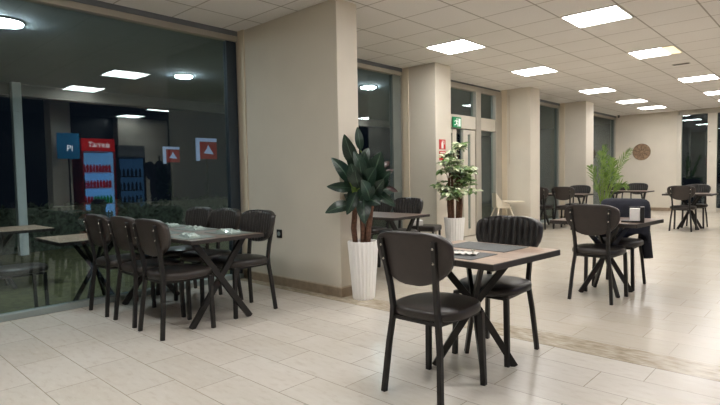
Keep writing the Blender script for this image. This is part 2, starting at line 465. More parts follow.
# ------------------------------------------------------------------ outside: lawn, hedge, canopy with round lamps
tag(link_mesh('lawn', boxm(-18, WX - 0.121, -4, 20, -0.2, -0.1), M['grass']), 'short grass outside the windows', 'grass', None, 'stuff')
bm = boxm(-10.6, WX - 0.125, -4, 20, 2.9, 3.0)
struct('trim_7', bm, M['soffit'], 'underside of the canopy outside')
struct('trim_8', boxm(-10.72, -10.6, -4, 20, 2.70, 3.0), M['fascia'], 'front edge of the canopy outside')
bm = bmesh.new(); rnd = random.Random(3)
for i in range(2600):
    c = Vector((rnd.uniform(-11.5, -10.75), rnd.uniform(0.5, 14), rnd.uniform(-0.03, 0.76)))
    a = Vector((rnd.gauss(0, 1), rnd.gauss(0, 1), rnd.gauss(0, 1))).normalized() * 0.06
    b_ = a.orthogonal().normalized() * 0.04
    bm.faces.new([bm.verts.new(c + v) for v in (-a, b_, a, -b_)])
box(bm, -11.4, -10.85, 0.5, 14, -0.0995, 0.70)
tag(link_mesh('hedge', bm, M['hedge']), 'low clipped hedge outside, seen through the tall window', 'hedge', None, 'stuff')

M['down'] = emat('round lamp glow', (0.9, 0.97, 1.0, 1), DOWN)
for (x, y, s, lb) in ((-6.60, 1.57, 1.1, 'round outdoor canopy lamp at the far left edge of the tall window'),
                      (-8.05, 4.42, 0.85, 'round outdoor canopy lamp seen near the right edge of the tall window'),
                      (-6.75, 7.54, 0.9, 'round outdoor canopy lamp seen through the window behind the leafy plant')):
    t = thing('canopy_lamp', lb, 'lamp', (x, y, 2.9), 0, 'round lamps under the outdoor canopy')
    bm = bmesh.new(); lathe(bm, [(0.17 * s, -0.022), (0.175 * s, 0.0)], 28); link_mesh('rim', bm, M['alu_cool'], t, True)
    bm = bmesh.new(); lathe(bm, [(0.10 * s, -0.046), (0.15 * s, -0.038), (0.158 * s, -0.0225)], 28)
    link_mesh('diffuser', bm, M['down'], t, True)

# ------------------------------------------------------------------ square ceiling panels
M['panel'] = emat('panel diffuser', (1.0, 0.98, 0.96, 1), PANEL)
M['panel_warm'] = emat('panel diffuser warm tube', (1.0, 0.80, 0.42, 1), 1.25)
M['panel_frame'] = pmat('white panel frame', lin(230, 226, 218), 0.5, var=0.02)
def panel(a, b, label, warm=False):
    x = U0 - a * 0.6; y = V0 + b * 0.6
    t = thing('ceiling_light', label, 'ceiling light', (x, y, CEIL), 0, 'square ceiling light panels')
    bm = bmesh.new()
    for q in ((-0.296, 0.296, -0.296, -0.276), (-0.296, 0.296, 0.276, 0.296), (-0.296, -0.276, -0.276, 0.276), (0.276, 0.296, -0.276, 0.276)):
        box(bm, *q, -0.007, -0.0005)
    link_mesh('frame', bm, M['panel_frame'], t)
    if warm:
        link_mesh('diffuser', boxm(-0.276, 0.13, -0.276, 0.276, -0.005, -0.001), M['panel'], t)
        d = link_mesh('diffuser', boxm(0.13, 0.276, -0.276, 0.276, -0.005, -0.001), M['panel_warm'], t)
        d['label'] = 'yellowish end of the diffuser'
    else:
        link_mesh('diffuser', boxm(-0.276, 0.276, -0.276, 0.276, -0.005, -0.001), M['panel'], t)
ordn = ['nearest', 'second', 'third', 'fourth', 'fifth']
for i, b in enumerate((2.5, 6.5, 11.5, 15.5, 18.5)):
    panel(1.5, b, '%s square ceiling light panel of the row closest to the windows' % ordn[i])
    panel(-1.5, b, ['largest square white ceiling light panel, near the top edge of the photo',
                    'square ceiling light panel with a yellowish end', 'third ceiling light panel of the right hand row, beyond the small vent',
                    'fourth ceiling light panel of the right hand row, at the photo edge',
                    'farthest ceiling light panel of the right hand row, above the end doors'][i], i == 1)
panel(-1.5, -1.5, 'ceiling light panel outside the frame, larger of two reflected high in the window')
panel(-4.5, -1.5, 'ceiling light panel outside the frame, left of two reflected high in the window')
panel(-7.5, 2.5, 'square ceiling light panel over the drink coolers')
panel(-10.5, 2.5, 'square ceiling light panel by the wall behind the drink coolers')
for b in (6.5, 11.5, 15.5): panel(-4.5, b, '%s square ceiling light panel right of the frame' % {6.5: 'nearest', 11.5: 'middle', 15.5: 'farthest'}[b])
for a, b, s in ((-1.5, -6.5, 'left'), (-4.5, -6.5, 'right'), (1.5, -6.5, 'window side')): panel(a, b, 'square ceiling light panel behind the viewer, %s one' % s)

# small ceiling vent
t = thing('ceiling_vent', 'small grey slotted vent in a ceiling tile', 'vent', (-1.95, 9.66, CEIL))
link_mesh('plate', boxm(-0.12, 0.12, -0.05, 0.05, -0.006, 0), M['alu'], t)
for i in range(3): link_mesh('slot', boxm(-0.105, 0.105, -0.034 + i * 0.026, -0.018 + i * 0.026, -0.008, -0.0062), M['black'], t)

# ------------------------------------------------------------------ chair
def se_half(v, n): return max(0.0, 1 - abs(v) ** n) ** (1.0 / n)

def pad_mesh(front):
    """half of the back pad: front (+y, ribbed) or rear (-y, smooth); local z is height"""
    bm = bmesh.new(); NU, NV = (120, 18) if front else (30, 18)
    zc, up, dn, hw = 0.790, 0.095, 0.190, 0.240
    g = []
    for j in range(NV + 1):
        q = -cos(pi * j / NV); z = zc + (up if q > 0 else dn) * q
        wv = hw * (se_half(q, 3.1) if q > 0 else se_half(q, 2.1))
        row = []
        for i in range(NU + 1):
            s = -cos(pi * i / NU) if not front else (-1 + 2 * i / NU)
            xx = s * wv
            edge = min(se_half(s, 6), se_half(q, 6))
            y = 0.034 * edge if front else -0.026 * edge
            if front and wv > 0.02:
                y += 0.020 * edge * abs(cos(pi * xx / 0.043)) ** 0.8 - 0.013 * edge
            lean = -0.185 * (z - 0.60)
            y += 0.62 * xx * xx + lean
            row.append(bm.verts.new((xx, y, z)))
        g.append(row)
    for j in range(NV):
        for i in range(NU):
            try: bm.faces.new((g[j][i], g[j][i + 1], g[j + 1][i + 1], g[j + 1][i]))
            except Exception: pass
    bmesh.ops.remove_doubles(bm, verts=bm.verts, dist=0.0004)
    return bm

def seat_bm():
    bm = bmesh.new(); n = 44
    prof = [(0.93, 0.424), (0.99, 0.430), (1.0, 0.44), (1.0, 0.460), (0.975, 0.472), (0.92, 0.479), (0.6, 0.487), (0.25, 0.489)]
    rings = []
    for k_, z in prof:
        r = []
        for j in range(n):
            a = 2 * pi * j / n; c, s = cos(a), sin(a)
            e = 2.9
            q = (abs(c) ** e + abs(s) ** e) ** (-1 / e)
            xx = 0.215 * q * c * (1 - 0.05 * (q * s)); yy = 0.025 + 0.225 * q * s
            r.append(bm.verts.new((xx * k_, 0.025 + (yy - 0.025) * k_, z)))
        rings.append(r)
    for a, b in zip(rings, rings[1:]):
        for j in range(n): bm.faces.new((a[j], a[(j + 1) % n], b[(j + 1) % n], b[j]))
    bm.faces.new(rings[0][::-1]); bm.faces.new(rings[-1])
    return bm

def make_chair(label, group):
    t = thing('dining_chair', label, 'chair', (0, 0, 0), 0, group)
    link_mesh('seat', seat_bm(), M['seat'], t, True)
    bm = bmesh.new()
    for p_, q_ in (((-0.14, -0.178), (0.14, -0.178)), ((-0.16, 0.183), (0.16, 0.183)), ((-0.145, -0.19), (-0.168, 0.195)), ((0.145, -0.19), (0.168, 0.195))):
        bar(bm, (*p_, 0.413), (*q_, 0.413), 0.022, 0.020)
    link_mesh('seat_frame', bm, M['metal'], t)
    # backrest: smooth rear shell with the channelled front pad as its own piece
    def yoff(o): o.location = (0, -0.185, 0)
    br = link_mesh('backrest', pad_mesh(False), M['leather'], t, True); yoff(br)
    fp = link_mesh('channelled_pad', pad_mesh(True), M['leather_front'], br, True)
    for s in (-1, 1):
        bm = bmesh.new()
        sweep(bm, [(s * 0.186, 0.195, 0.0), (s * 0.176, 0.185, 0.42)], 0.030, 0.030)
        lg = link_mesh('leg', bm, M['metal'], t, bevel=0.003)
        bm = bmesh.new()
        pts = [(s * 0.184, -0.225, 0.0), (s * 0.164, -0.197, 0.28), (s * 0.149, -0.186, 0.40), (s * 0.143, -0.185, 0.47),
               (s * 0.147, -0.199, 0.58), (s * 0.157, -0.221, 0.70), (s * 0.168, -0.245, 0.845)]
        sweep(bm, pts, 0.026, 0.030)
        lg = link_mesh('leg', bm, M['metal'], t, bevel=0.003)
        for z in (0.735, 0.81):
            bm = bmesh.new(); lathe(bm, [(0.0075, 0), (0.0065, 0.003), (0.003, 0.0048)], 10)
            bmesh.ops.rotate(bm, verts=bm.verts, cent=(0, 0, 0), matrix=Matrix.Rotation(radians(90), 3, 'X'))
            bmesh.ops.translate(bm, verts=bm.verts, vec=(s * (0.157 + (z - 0.7) * 0.076), -0.221 - (z - 0.7) * 0.17 - 0.0155, z))
            r = link_mesh('rivet', bm, M['rivet'], lg, True)
            if z > 0.75 and s < 0: r['label'] = 'shiny rivet'
    return t

proto = [None]
def chair(x, y, rz, label, group):
    """x, y is the middle of the seat; rz 0 faces +y"""
    if proto[0] is None:
        proto[0] = make_chair(label, group); c = proto[0]
    else:
        c = copy_tree(proto[0]); tag(c, label, 'chair', group)
    c.location = (x, y, 0); c.rotation_euler = (0, 0, radians(rz))
    return c

G1, G2, G3 = 'chairs around the long window table', 'chairs at the small tables', 'chairs in the far bays'
chair(-1.635, 2.345, 0, 'large dark leather chair seen from behind, pulled up to the nearest small table', G2)
chair(-1.665, 3.07, 180, 'chair with channelled black backrest facing us across the nearest small table', G2)
chair(-1.665, 5.035, 0, 'dark leather chair seen from behind at the table with the napkin holder', G2)
chair(-1.69, 5.72, 180, 'chair with a dark jacket hung over its back, beyond the napkin holder', G2)
chair(-3.81, 1.975, 0, 'first and nearest dark chair of the near side row at the long window table', G1)
chair(-4.30, 1.985, 0, 'middle dark chair of the near side row at the long window table', G1)
chair(-4.82, 1.975, 0, 'chair closest to the window in the near side row at the long table', G1)
chair(-3.90, 2.63, 180, 'far side chair of the long table, closest to the wall socket', G1)
chair(-4.43, 2.63, 180, 'middle chair of the far side row at the long window table', G1)
chair(-4.92, 2.63, 180, 'far side chair of the long table closest to the window glass', G1)
chair(-2.30, 11.72, 0, 'chair seen from behind at the table before the end doors', G3)
chair(-2.24, 12.48, 180, 'chair with channelled backrest facing us at the table before the end doors', G3)
chair(-4.71, 10.70, 0, 'leftmost chair at the table between the far pillars, half behind the pillar edge', G3)
chair(-4.25, 10.90, 0, 'middle chair seen from behind at the table between the far pillars', G3)
chair(-4.36, 11.75, 180, 'chair on the far side of the table between the far pillars', G3)
chair(-4.23, 13.85, 180, 'left chair of the pair in front of the far end wall, beside the palm', G3)
chair(-3.74, 13.87, 180, 'right chair of the pair in front of the far end wall', G3)
chair(-4.18, 5.22, 180, 'chair with channelled backrest behind the leafy plant, at the table by the second window', G3)
chair(-4.68, 5.22, 180, 'chair half hidden by leaves, next to the second window', G3)

# ------------------------------------------------------------------ tables
TT = 0.712
def top_part(t, hx, hy, thick=0.036, wood='wood'):
    link_mesh('table_edge', boxm(-hx, hx, -hy, hy, TT - thick, TT - 0.0015), M['table_edge'], t, bevel=0.003)
    link_mesh('tabletop', boxm(-hx + 0.006, hx - 0.006, -hy + 0.006, hy - 0.006, TT - 0.0025, TT), M[wood], t)

def small_table(x, y, rz, hx, hy, label, wood='wood'):
    t = thing('dining_table', label, 'table', (x, y, 0), radians(rz), 'small cross legged tables')
    top_part(t, hx, hy, 0.036, wood)
    for sx, sy in ((1, 1), (1, -1), (-1, 1), (-1, -1)):
        bm = bmesh.new()
        o = 0.012 * sx * sy
        sweep(bm, [(sx * 0.178, sy * 0.163, 0.0), (sx * 0.02 + o, sy * 0.02 - o, 0.35), (-sx * 0.17, -sy * 0.16, TT - 0.036)], 0.024, 0.042, side=(sy * 0.163, -sx * 0.178, 0))
        link_mesh('leg', bm, M['metal'], t, bevel=0.003)
    link_mesh('top_plate', boxm(-0.22, 0.22, -0.21, 0.21, TT - 0.044, TT - 0.0362), M['metal'], t)
    return t
small_table(-1.64, 2.765, -4.5, 0.37, 0.36, 'small wood topped table with two grey placemats, nearest to us')
small_table(-1.685, 5.30, -4, 0.40, 0.35, 'small wood topped table carrying the black napkin holder and draped jacket beside it', 'wood_shaded')
small_table(-2.26, 12.10, 0, 0.42, 0.35, 'small shade-darkened table before the end doors', 'wood_shaded')

def long_table(x0, x1, yc, hy, label):
    xc = (x0 + x1) / 2; hx = (x1 - x0) / 2
    t = thing('long_table', label, 'table', (xc, yc, 0), 0, 'long tables along the windows')
    top_part(t, hx, hy, 0.030, 'wood_shaded')
    for e in (-1, 1):
        xx = e * (hx - 0.15)
        for s in (-1, 1):
            bm = bmesh.new()
            sweep(bm, [(xx - 0.0135 * s, -s * 0.265, 0.0), (xx - 0.0135 * s, s * 0.235, TT - 0.036)], 0.026, 0.05, side=(1, 0, 0))
            link_mesh('leg', bm, M['metal'], t, bevel=0.003)
        link_mesh('crossbar', boxm(xx - 0.03, xx + 0.03, -0.28, 0.28, TT - 0.046, TT - 0.0362), M['metal'], t)
    return t
long_table(-5.10, -3.56, 2.30, 0.335, 'long wooden table with six chairs against the tall window')
long_table(-5.10, -3.58, 4.72, 0.335, 'long table at the second window, half hidden by the leafy plant')
long_table(-5.05, -3.92, 11.25, 0.335, 'shade-darkened table between the far pillars')
long_table(-4.20, -3.28, 13.38, 0.335, 'shade-darkened table in front of the far end wall beside the palm')

# outdoor tables and a chair on the lower lawn just beyond the glass, and the post that carries the canopy
GZ = -0.0995
o = small_table(-5.64, 2.03, 0, 0.36, 0.43, 'outdoor wooden table just beyond the tall window, behind the near row of chairs'); o.location.z = GZ; o['group'] = 'tables outside on the lawn'
o = small_table(-7.45, 1.55, 0, 0.40, 0.55, 'outdoor wooden table farther out, at the far left behind the glass'); o.location.z = GZ; o['group'] = 'tables outside on the lawn'
for x, y, rz, lb in ((-5.72, 1.36, 0, 'outdoor chair at the far left, close behind the tall window'),):
    c = chair(x, y, rz, lb, 'chairs outside on the lawn'); c.location.z = GZ
bm = bmesh.new(); box(bm, -10.59, -10.45, 2.55, 2.69, -0.0995, 2.8995)
struct('pillar_outside', bm, M['post'], 'pale post of the canopy outside', bevel=0.01)

# ------------------------------------------------------------------ things on the near table
def fork_bm():
    bm = bmesh.new()
    poly = [(-0.003, 0), (0.003, 0), (0.0022, 0.11), (0.011, 0.135), (0.011, 0.185), (0.007, 0.185), (0.007, 0.15), (0.002, 0.15), (0.002, 0.185), (-0.002, 0.185), (-0.002, 0.15), (-0.007, 0.15), (-0.007, 0.185), (-0.011, 0.185), (-0.011, 0.135), (-0.0022, 0.11)]
    prism(bm, poly, Matrix.Identity(4), 0.0025); return bm
def knife_bm():
    bm = bmesh.new()
    prism(bm, [(-0.005, 0), (0.005, 0), (0.006, 0.09), (0.009, 0.1), (0.01, 0.17), (0.004, 0.205), (-0.004, 0.205), (-0.004, 0.1), (-0.006, 0.09)], Matrix.Identity(4), 0.0025); return bm
def flat(name, bm, mat, x, y, z, rz, label, cat, group=None):
    o = link_mesh(name, bm, mat); o.location = (x, y, z); o.rotation_euler = (0, 0, radians(rz))
    return tag(o, label, cat, group)
flat('placemat', boxm(-0.22, 0.22, -0.145, 0.145, 0, 0.003), M['mat_grey'], -1.66, 2.94, TT + 0.0004, -3, 'plain grey placemat before the chair facing us', 'placemat', 'grey placemats')
flat('placemat', boxm(-0.21, 0.21, -0.13, 0.13, 0, 0.003), M['mat_grey'], -1.66, 2.575, TT + 0.0004, -3, 'grey placemat under white napkin and cutlery', 'placemat', 'grey placemats')
bm = bmesh.new(); n = 9
rnd = random.Random(5)
g = [[bm.verts.new((-0.08 + 0.16 * i / n, -0.06 + 0.12 * j / n, 0.004 + 0.012 * abs(sin(i * 1.3 + j * .7)) * (0.5 + 0.5 * cos(j * 1.1)))) for j in range(n + 1)] for i in range(n + 1)]
for i in range(n):
    for j in range(n): bm.faces.new((g[i][j], g[i + 1][j], g[i + 1][j + 1], g[i][j + 1]))
ext = bmesh.ops.extrude_face_region(bm, geom=bm.faces[:])
bmesh.ops.translate(bm, vec=(0, 0, -0.003), verts=[v for v in ext['geom'] if isinstance(v, bmesh.types.BMVert)])
flat('napkin', bm, M['paper'], -1.60, 2.585, TT + 0.0035, 20, 'crumpled white paper napkin on the near placemat', 'napkin')
flat('fork', fork_bm(), M['steel'], -1.50, 2.52, TT + 0.02, 30, 'steel fork lying on the white napkin', 'fork')
flat('knife', knife_bm(), M['steel'], -1.74, 2.50, TT + 0.0036, -18, 'steel knife beside the white napkin', 'knife')

# ------------------------------------------------------------------ places laid on the long table: napkins in clear wrappers on green grey mats
M['wrap'] = pmat('pale wrapped setting', lin(176, 190, 184), 0.15, var=0.15, scale=30)
M['mat_green'] = pmat('grey green mat', lin(112, 122, 116), 0.5, var=0.12, scale=30)
def wrapped(seed):
    bm = bmesh.new(); r = random.Random(seed); n = 7
    g = [[bm.verts.new((-0.13 + 0.26 * i / n, -0.045 + 0.09 * j / n, 0.004 + (r.uniform(0, 0.028) if 0 < i < n else r.uniform(0, 0.012)))) for j in range(n + 1)] for i in range(n + 1)]
    for i in range(n):
        for j in range(n): bm.faces.new((g[i][j], g[i + 1][j], g[i + 1][j + 1], g[i][j + 1]))
    ext = bmesh.ops.extrude_face_region(bm, geom=bm.faces[:])
    for v in ext['geom']:
        if isinstance(v, bmesh.types.BMVert): v.co.z = 0.0
    return bm
sets = [(-3.84, 2.48, 'far side of the long table, nearest the table end'), (-4.40, 2.48, 'far side of the long table, middle'), (-4.90, 2.48, 'far side of the long table, by the glass'),
        (-3.84, 2.12, 'near side of the long table, nearest the table end'), (-4.35, 2.12, 'near side of the long table, middle'), (-4.85, 2.12, 'near side of the long table, by the glass')]
for i, (x, y, s) in enumerate(sets):
    flat('placemat', boxm(-0.19, 0.19, -0.125, 0.125, 0, 0.003), M['mat_green'], x, y, TT + 0.0004, 0, 'grey green placemat on the ' + s, 'placemat', 'placemats on the long table')
    flat('wrapped_cutlery', wrapped(i), M['wrap'], x, y - 0.01, TT + 0.0036, random.uniform(-12, 12), 'clear wrapped cutlery on the ' + s, 'cutlery', 'wrapped cutlery on the long table')

# ------------------------------------------------------------------ napkin holders
def napkin_holder(x, y, z, rz, label, s=1.0):
    t = thing('napkin_holder', label, 'napkin holder', (x, y, z), radians(rz), 'napkin holders')
    bm = bmesh.new()
    box(bm, -0.09 * s, 0.075 * s, -0.05 * s, 0.05 * s, 0, 0.014); box(bm, 0.045 * s, 0.075 * s, -0.05 * s, 0.05 * s, 0.0141, 0.125 * s)
    box(bm, -0.035 * s, -0.03 * s, 0.035 * s, 0.05 * s, 0.0141, 0.125 * s); box(bm, -0.035 * s, 0.0449 * s, 0.036 * s, 0.05 * s, 0.1251 * s - 0.01, 0.1251 * s)
    link_mesh('holder', bm, M['black'], t, bevel=0.002)
    link_mesh('napkins', boxm(-0.03 * s, 0.044 * s, -0.046 * s, 0.034 * s, 0.0145, 0.112 * s), M['paper'], t, bevel=0.004)
    return t
napkin_holder(-1.395, 5.14, TT + 0.0003, 14, 'black holder with white napkins on the small table', 1.12)
bm = bmesh.new(); lathe(bm, [(0.017, 0), (0.018, 0.004), (0.018, 0.05), (0.012, 0.058), (0.012, 0.066)], 16)
o = link_mesh('salt_shaker', bm, M['paper'], None, True); o.location = (-1.50, 5.03, TT + 0.0003)
tag(o, 'small pale salt shaker left of the napkin holder', 'salt shaker')
napkin_holder(-2.56, 12.02, TT + 0.0003, 40, 'white napkins in a holder on the table before the end doors', 1.1)

# ------------------------------------------------------------------ jacket over the far chair of the napkin table
def jacket():
    bm = bmesh.new(); rings = []; n = 40
    rnd = random.Random(2)
    levels = [(0.900, .15, .012), (0.892, .20, .045), (0.87, .225, .068), (0.80, .238, .08), (0.72, .238, .085), (0.64, .235, .088), (0.56, .23, .09), (0.50, .225, .092)]
    for li, (z, a, b) in enumerate(levels):
        r = []
        for j in range(n):
            th = 2 * pi * j / n
            c, s = cos(th), sin(th)
            e = 2.6; q = (abs(c) ** e + abs(s) ** e) ** (-1 / e)
            fold = 1 + (0.10 * sin(7 * th + li * .5) + 0.06 * sin(13 * th)) * min(1, (0.9 - z) * 4)
            x = a * q * c; y = b * q * s * fold
            zz = z
            if li == len(levels) - 1: zz = z + 0.05 * sin(3 * th + 1) - (0.10 if c > 0.6 else 0)
            # follow the curve of the back
            y += 0.3 * min(x * x, 0.07)
            r.append(bm.verts.new((x, y, zz)))
        rings.append(r)
    for a_, b_ in zip(rings, rings[1:]):
        for j in range(n): bm.faces.new((a_[j], a_[(j + 1) % n], b_[(j + 1) % n], b_[j]))
    bm.faces.new(rings[0])
    return bm
t = thing('jacket', 'black navy jacket hung over a chair back beyond the napkin holder', 'jacket', (-1.69, 5.915, -0.018), pi)
o = link_mesh('body', jacket(), M['jacket'], t, True)
so = o.modifiers.new('thickness', 'SOLIDIFY'); so.thickness = 0.008; so.offset = 1
# sleeve hanging at the right end
bm = bmesh.new()
sweep(bm, [(-0.15, 0.0, 0.80), (-0.17, 0.0, 0.66), (-0.19, -0.02, 0.48), (-0.215, -0.03, 0.29)], 0.12, 0.07, 12, (1, 0, 0), [0.6, 1.0, 0.95, 0.8])
link_mesh('sleeve', bm, M['jacket'], t, True)
bm = bmesh.new()
sweep(bm, [(0.19, 0.02, 0.84), (0.215, 0.06, 0.66), (0.215, 0.09, 0.45), (0.22, 0.09, 0.34)], 0.11, 0.075, 12, (1, 0, 0), [0.6, 1.0, 0.95, 0.8])
link_mesh('sleeve', bm, M['jacket'], t, True)

# ------------------------------------------------------------------ plants
def leaf(bm, uv, base, tip, width, up=Vector((0, 0, 1)), droop=0.15, cup=0.25, n=8, shape=1.0):
    base = Vector(base); tip = Vector(tip); d = tip - base; L = d.length
    if L < 1e-4: return
    d.normalize(); side = d.cross(up)
    if side.length < 1e-3: side = d.orthogonal()
    side.normalize(); nrm = side.cross(d).normalized()
    rows = []
    for i in range(n + 1):
        t = i / n
        wv = width / 2 * (sin(pi * min(1, t ** 0.8 * 0.97 + 0.02)) ** 0.75) * shape
        c = base + d * (L * t) + nrm * (droop * L * sin(pi * t) )
        rows.append([bm.verts.new(c + side * (wv * k_) + nrm * (abs(k_) * wv * cup)) for k_ in (-1, -0.5, 0, 0.5, 1)])
    for i in range(n):
        for k_ in range(4):
            f = bm.faces.new((rows[i][k_], rows[i][k_ + 1], rows[i + 1][k_ + 1], rows[i + 1][k_]))
            for lp, (u_, v_) in zip(f.loops, ((k_ / 4, i / n), ((k_ + 1) / 4, i / n), ((k_ + 1) / 4, (i + 1) / n), (k_ / 4, (i + 1) / n))):
                lp[uv].uv = (u_, v_)

def planter(t, rb, rt, h, ribs=22, name='planter'):
    n = ribs * 4
    rip = lambda j, z: 1 + 0.022 * (1 if (j // 2) % 2 == 0 else -1)
    bm = bmesh.new()
    prof = [(rb * 0.96, 0.0), (rb, 0.008), (rb + (rt - rb) * 0.5, h * 0.5), (rt, h * 0.985), (rt * 0.99, h)]
    lathe(bm, prof, n, ripple=rip)
    bm.faces.ensure_lookup_table()
    # open top with an inner wall
    topf = bm.faces[-1]; bmesh.ops.delete(bm, geom=[topf], context='FACES_ONLY')
    bm.edges.ensure_lookup_table()
    vt = [v for v in bm.verts if abs(v.co.z - h) < 1e-5]
    vt.sort(key=lambda v: math.atan2(v.co.y, v.co.x))
    inner = [bm.verts.new((v.co.x * 0.9, v.co.y * 0.9, h)) for v in vt]
    low = [bm.verts.new((v.co.x * 0.86, v.co.y * 0.86, h - 0.07)) for v in vt]
    for i in range(len(vt)):
        j = (i + 1) % len(vt)
        bm.faces.new((vt[i], vt[j], inner[j], inner[i])); bm.faces.new((inner[i], inner[j], low[j], low[i]))
    link_mesh(name, bm, M['white_pot'], t)
    bm = bmesh.new(); lathe(bm, [(rt * 0.86, h - 0.055), (rt * 0.84, h - 0.035), (rt * 0.3, h - 0.028)], 28)
    link_mesh('soil', bm, M['soil'], t, True)

RH = Vector((R2.x, R2.y, 0)).normalized(); FH = Vector((FW.x, FW.y, 0)).normalized()

# large dark leaved plant by the wall pier.  Leaves are given in its own frame: right, height, depth (metres)
PP = Vector((-3.375, 3.655, 0))
t1 = thing('potted_plant', 'tall plant with big dark green leaves in a white ribbed planter at the wall pier', 'plant', PP)
planter(t1, 0.105, 0.146, 0.555)
def P1(r, z, d): return RH * r + FH * d + Vector((0, 0, z))
bm = bmesh.new(); uvd = bm.loops.layers.uv.new('UVMap')
bmr = bmesh.new(); uvr = bmr.loops.layers.uv.new('UVMap')
S = 0.0095
def L1(px0, py0, px1, py1, wpx, d0, d1, up=None, droop=0.06, b=None, u=None):
    A = P1((px0 - 364.5) * S, H - (py0 - 176.5) * S, d0); B = P1((px1 - 364.5) * S, H - (py1 - 176.5) * S, d1)
    n = up if up is not None else (-FH + Vector((0, 0, 0.35)))
    leaf(b or bm, u or uvd, A, B, wpx * S, n, droop, 0.18, 10)
# base xy, tip xy (plant's own silhouette), width, depths
spec = [(359, 166, 348, 135, 15, 0.0, -0.08), (364, 150, 361, 126, 9, 0.1, 0.12), (352, 181, 335, 158, 12, -0.02, -0.12), (354, 188, 330, 186, 11, -0.02, -0.12),
        (354, 205, 328, 212, 13, 0.0, -0.12), (363, 172, 352, 147, 14, 0.03, 0.0), (374, 184, 384, 153, 16, 0.0, -0.1), (366, 190, 362, 160, 14, -0.05, -0.12),
        (371, 192, 374, 166, 12, 0.06, 0.05), (366, 196, 366, 223, 15, -0.04, -0.14), (357, 190, 351, 200, 10, 0.05, 0.02), (372, 186, 390, 177, 11, 0.05, 0.1),
        (360, 195, 348, 176, 12, 0.06, 0.1), (376, 188, 398, 193, 9, 0.05, 0.15), (378, 192, 396, 205, 9, -0.02, -0.08), (368, 180, 370, 150, 12, 0.1, 0.15),
        (362, 188, 358, 170, 12, -0.08, -0.18), (374, 196, 386, 180, 11, -0.06, -0.16), (358, 184, 344, 168, 10, 0.08, 0.16), (380, 190, 390, 166, 10, 0.06, 0.1),
        (362, 200, 371, 184, 11, -0.08, -0.18), (352, 196, 342, 202, 8, 0.08, 0.14), (366, 176, 357, 152, 10, -0.06, -0.1), (378, 195, 376, 172, 12, 0.0, -0.06),
        (364, 178, 368, 152, 13, 0.0, -0.04), (380, 186, 393, 172, 11, -0.08, -0.16), (370, 198, 382, 204, 10, -0.1, -0.2), (359, 192, 349, 214, 11, -0.06, -0.12),
        (384, 196, 398, 208, 8, 0.0, 0.05), (376, 176, 382, 158, 11, 0.08, 0.14), (356, 176, 343, 170, 11, 0.02, 0.0), (368, 186, 378, 168, 14, -0.12, -0.2),
        (360, 184, 354, 164, 13, -0.1, -0.18), (372, 200, 364, 180, 12, -0.14, -0.2), (386, 190, 388, 170, 10, 0.02, 0.0), (364, 164, 372, 148, 10, 0.05, 0.1)]
for s_ in spec: L1(*s_[:4], s_[4] * random.uniform(0.95, 1.35), *s_[5:], droop=random.uniform(0.03, 0.12), up=-FH + Vector((random.uniform(-.35, .35), random.uniform(-.35, .35), random.uniform(0.0, 0.7))))
for s_ in ((386, 176, 397, 170, 6, 0.03, 0.08), (386, 168, 393, 162, 6, 0.05, 0.1), (389, 188, 401, 193, 5, 0.02, 0.06)): L1(*s_, b=bmr, u=uvr)
# petioles from trunk heads to leaf bases
bp = bmesh.new()
heads = [P1(-0.075, 0.98, 0.0), P1(0.0, 0.96, 0.02), P1(0.105, 1.02, 0.0)]
for s_ in spec:
    A = P1((s_[0] - 364.5) * S, H - (s_[1] - 176.5) * S, s_[5]); h_ = min(heads, key=lambda q: (q - A).length)
    sweep(bp, [h_ - Vector((0, 0, 0.05)), (h_ + A) / 2 + Vector((0, 0, 0.02)), A], 0.012, 0.012, 6, (1, 0, 0), [1.2, 1, 0.8])
link_mesh('foliage', bm, M['leaf_dark'], t1, True)
o = link_mesh('dried_leaves', bmr, M['leaf_red'], t1, True); o['label'] = 'reddish brown curled leaves'
link_mesh('petioles', bp, M['stem_green'], t1, True)
for pts in ([P1(-0.07, 0.51, 0.0), P1(-0.085, 0.68, 0.0), P1(-0.07, 0.86, 0.0), P1(-0.075, 1.0, 0.0)],
            [P1(0.0, 0.51, 0.03), P1(0.005, 0.66, 0.02), P1(-0.005, 0.8, 0.02), P1(0.0, 0.98, 0.02)],
            [P1(0.045, 0.51, 0.0), P1(0.06, 0.7, 0.0), P1(0.085, 0.88, 0.0), P1(0.11, 1.04, 0.0)]):
    bm = bmesh.new(); sweep(bm, pts, 0.05, 0.05, 10, (1, 0, 0), [1.0, 1.12, 1.0, 0.9])
    link_mesh('trunk', bm, M['bark'], t1, True)

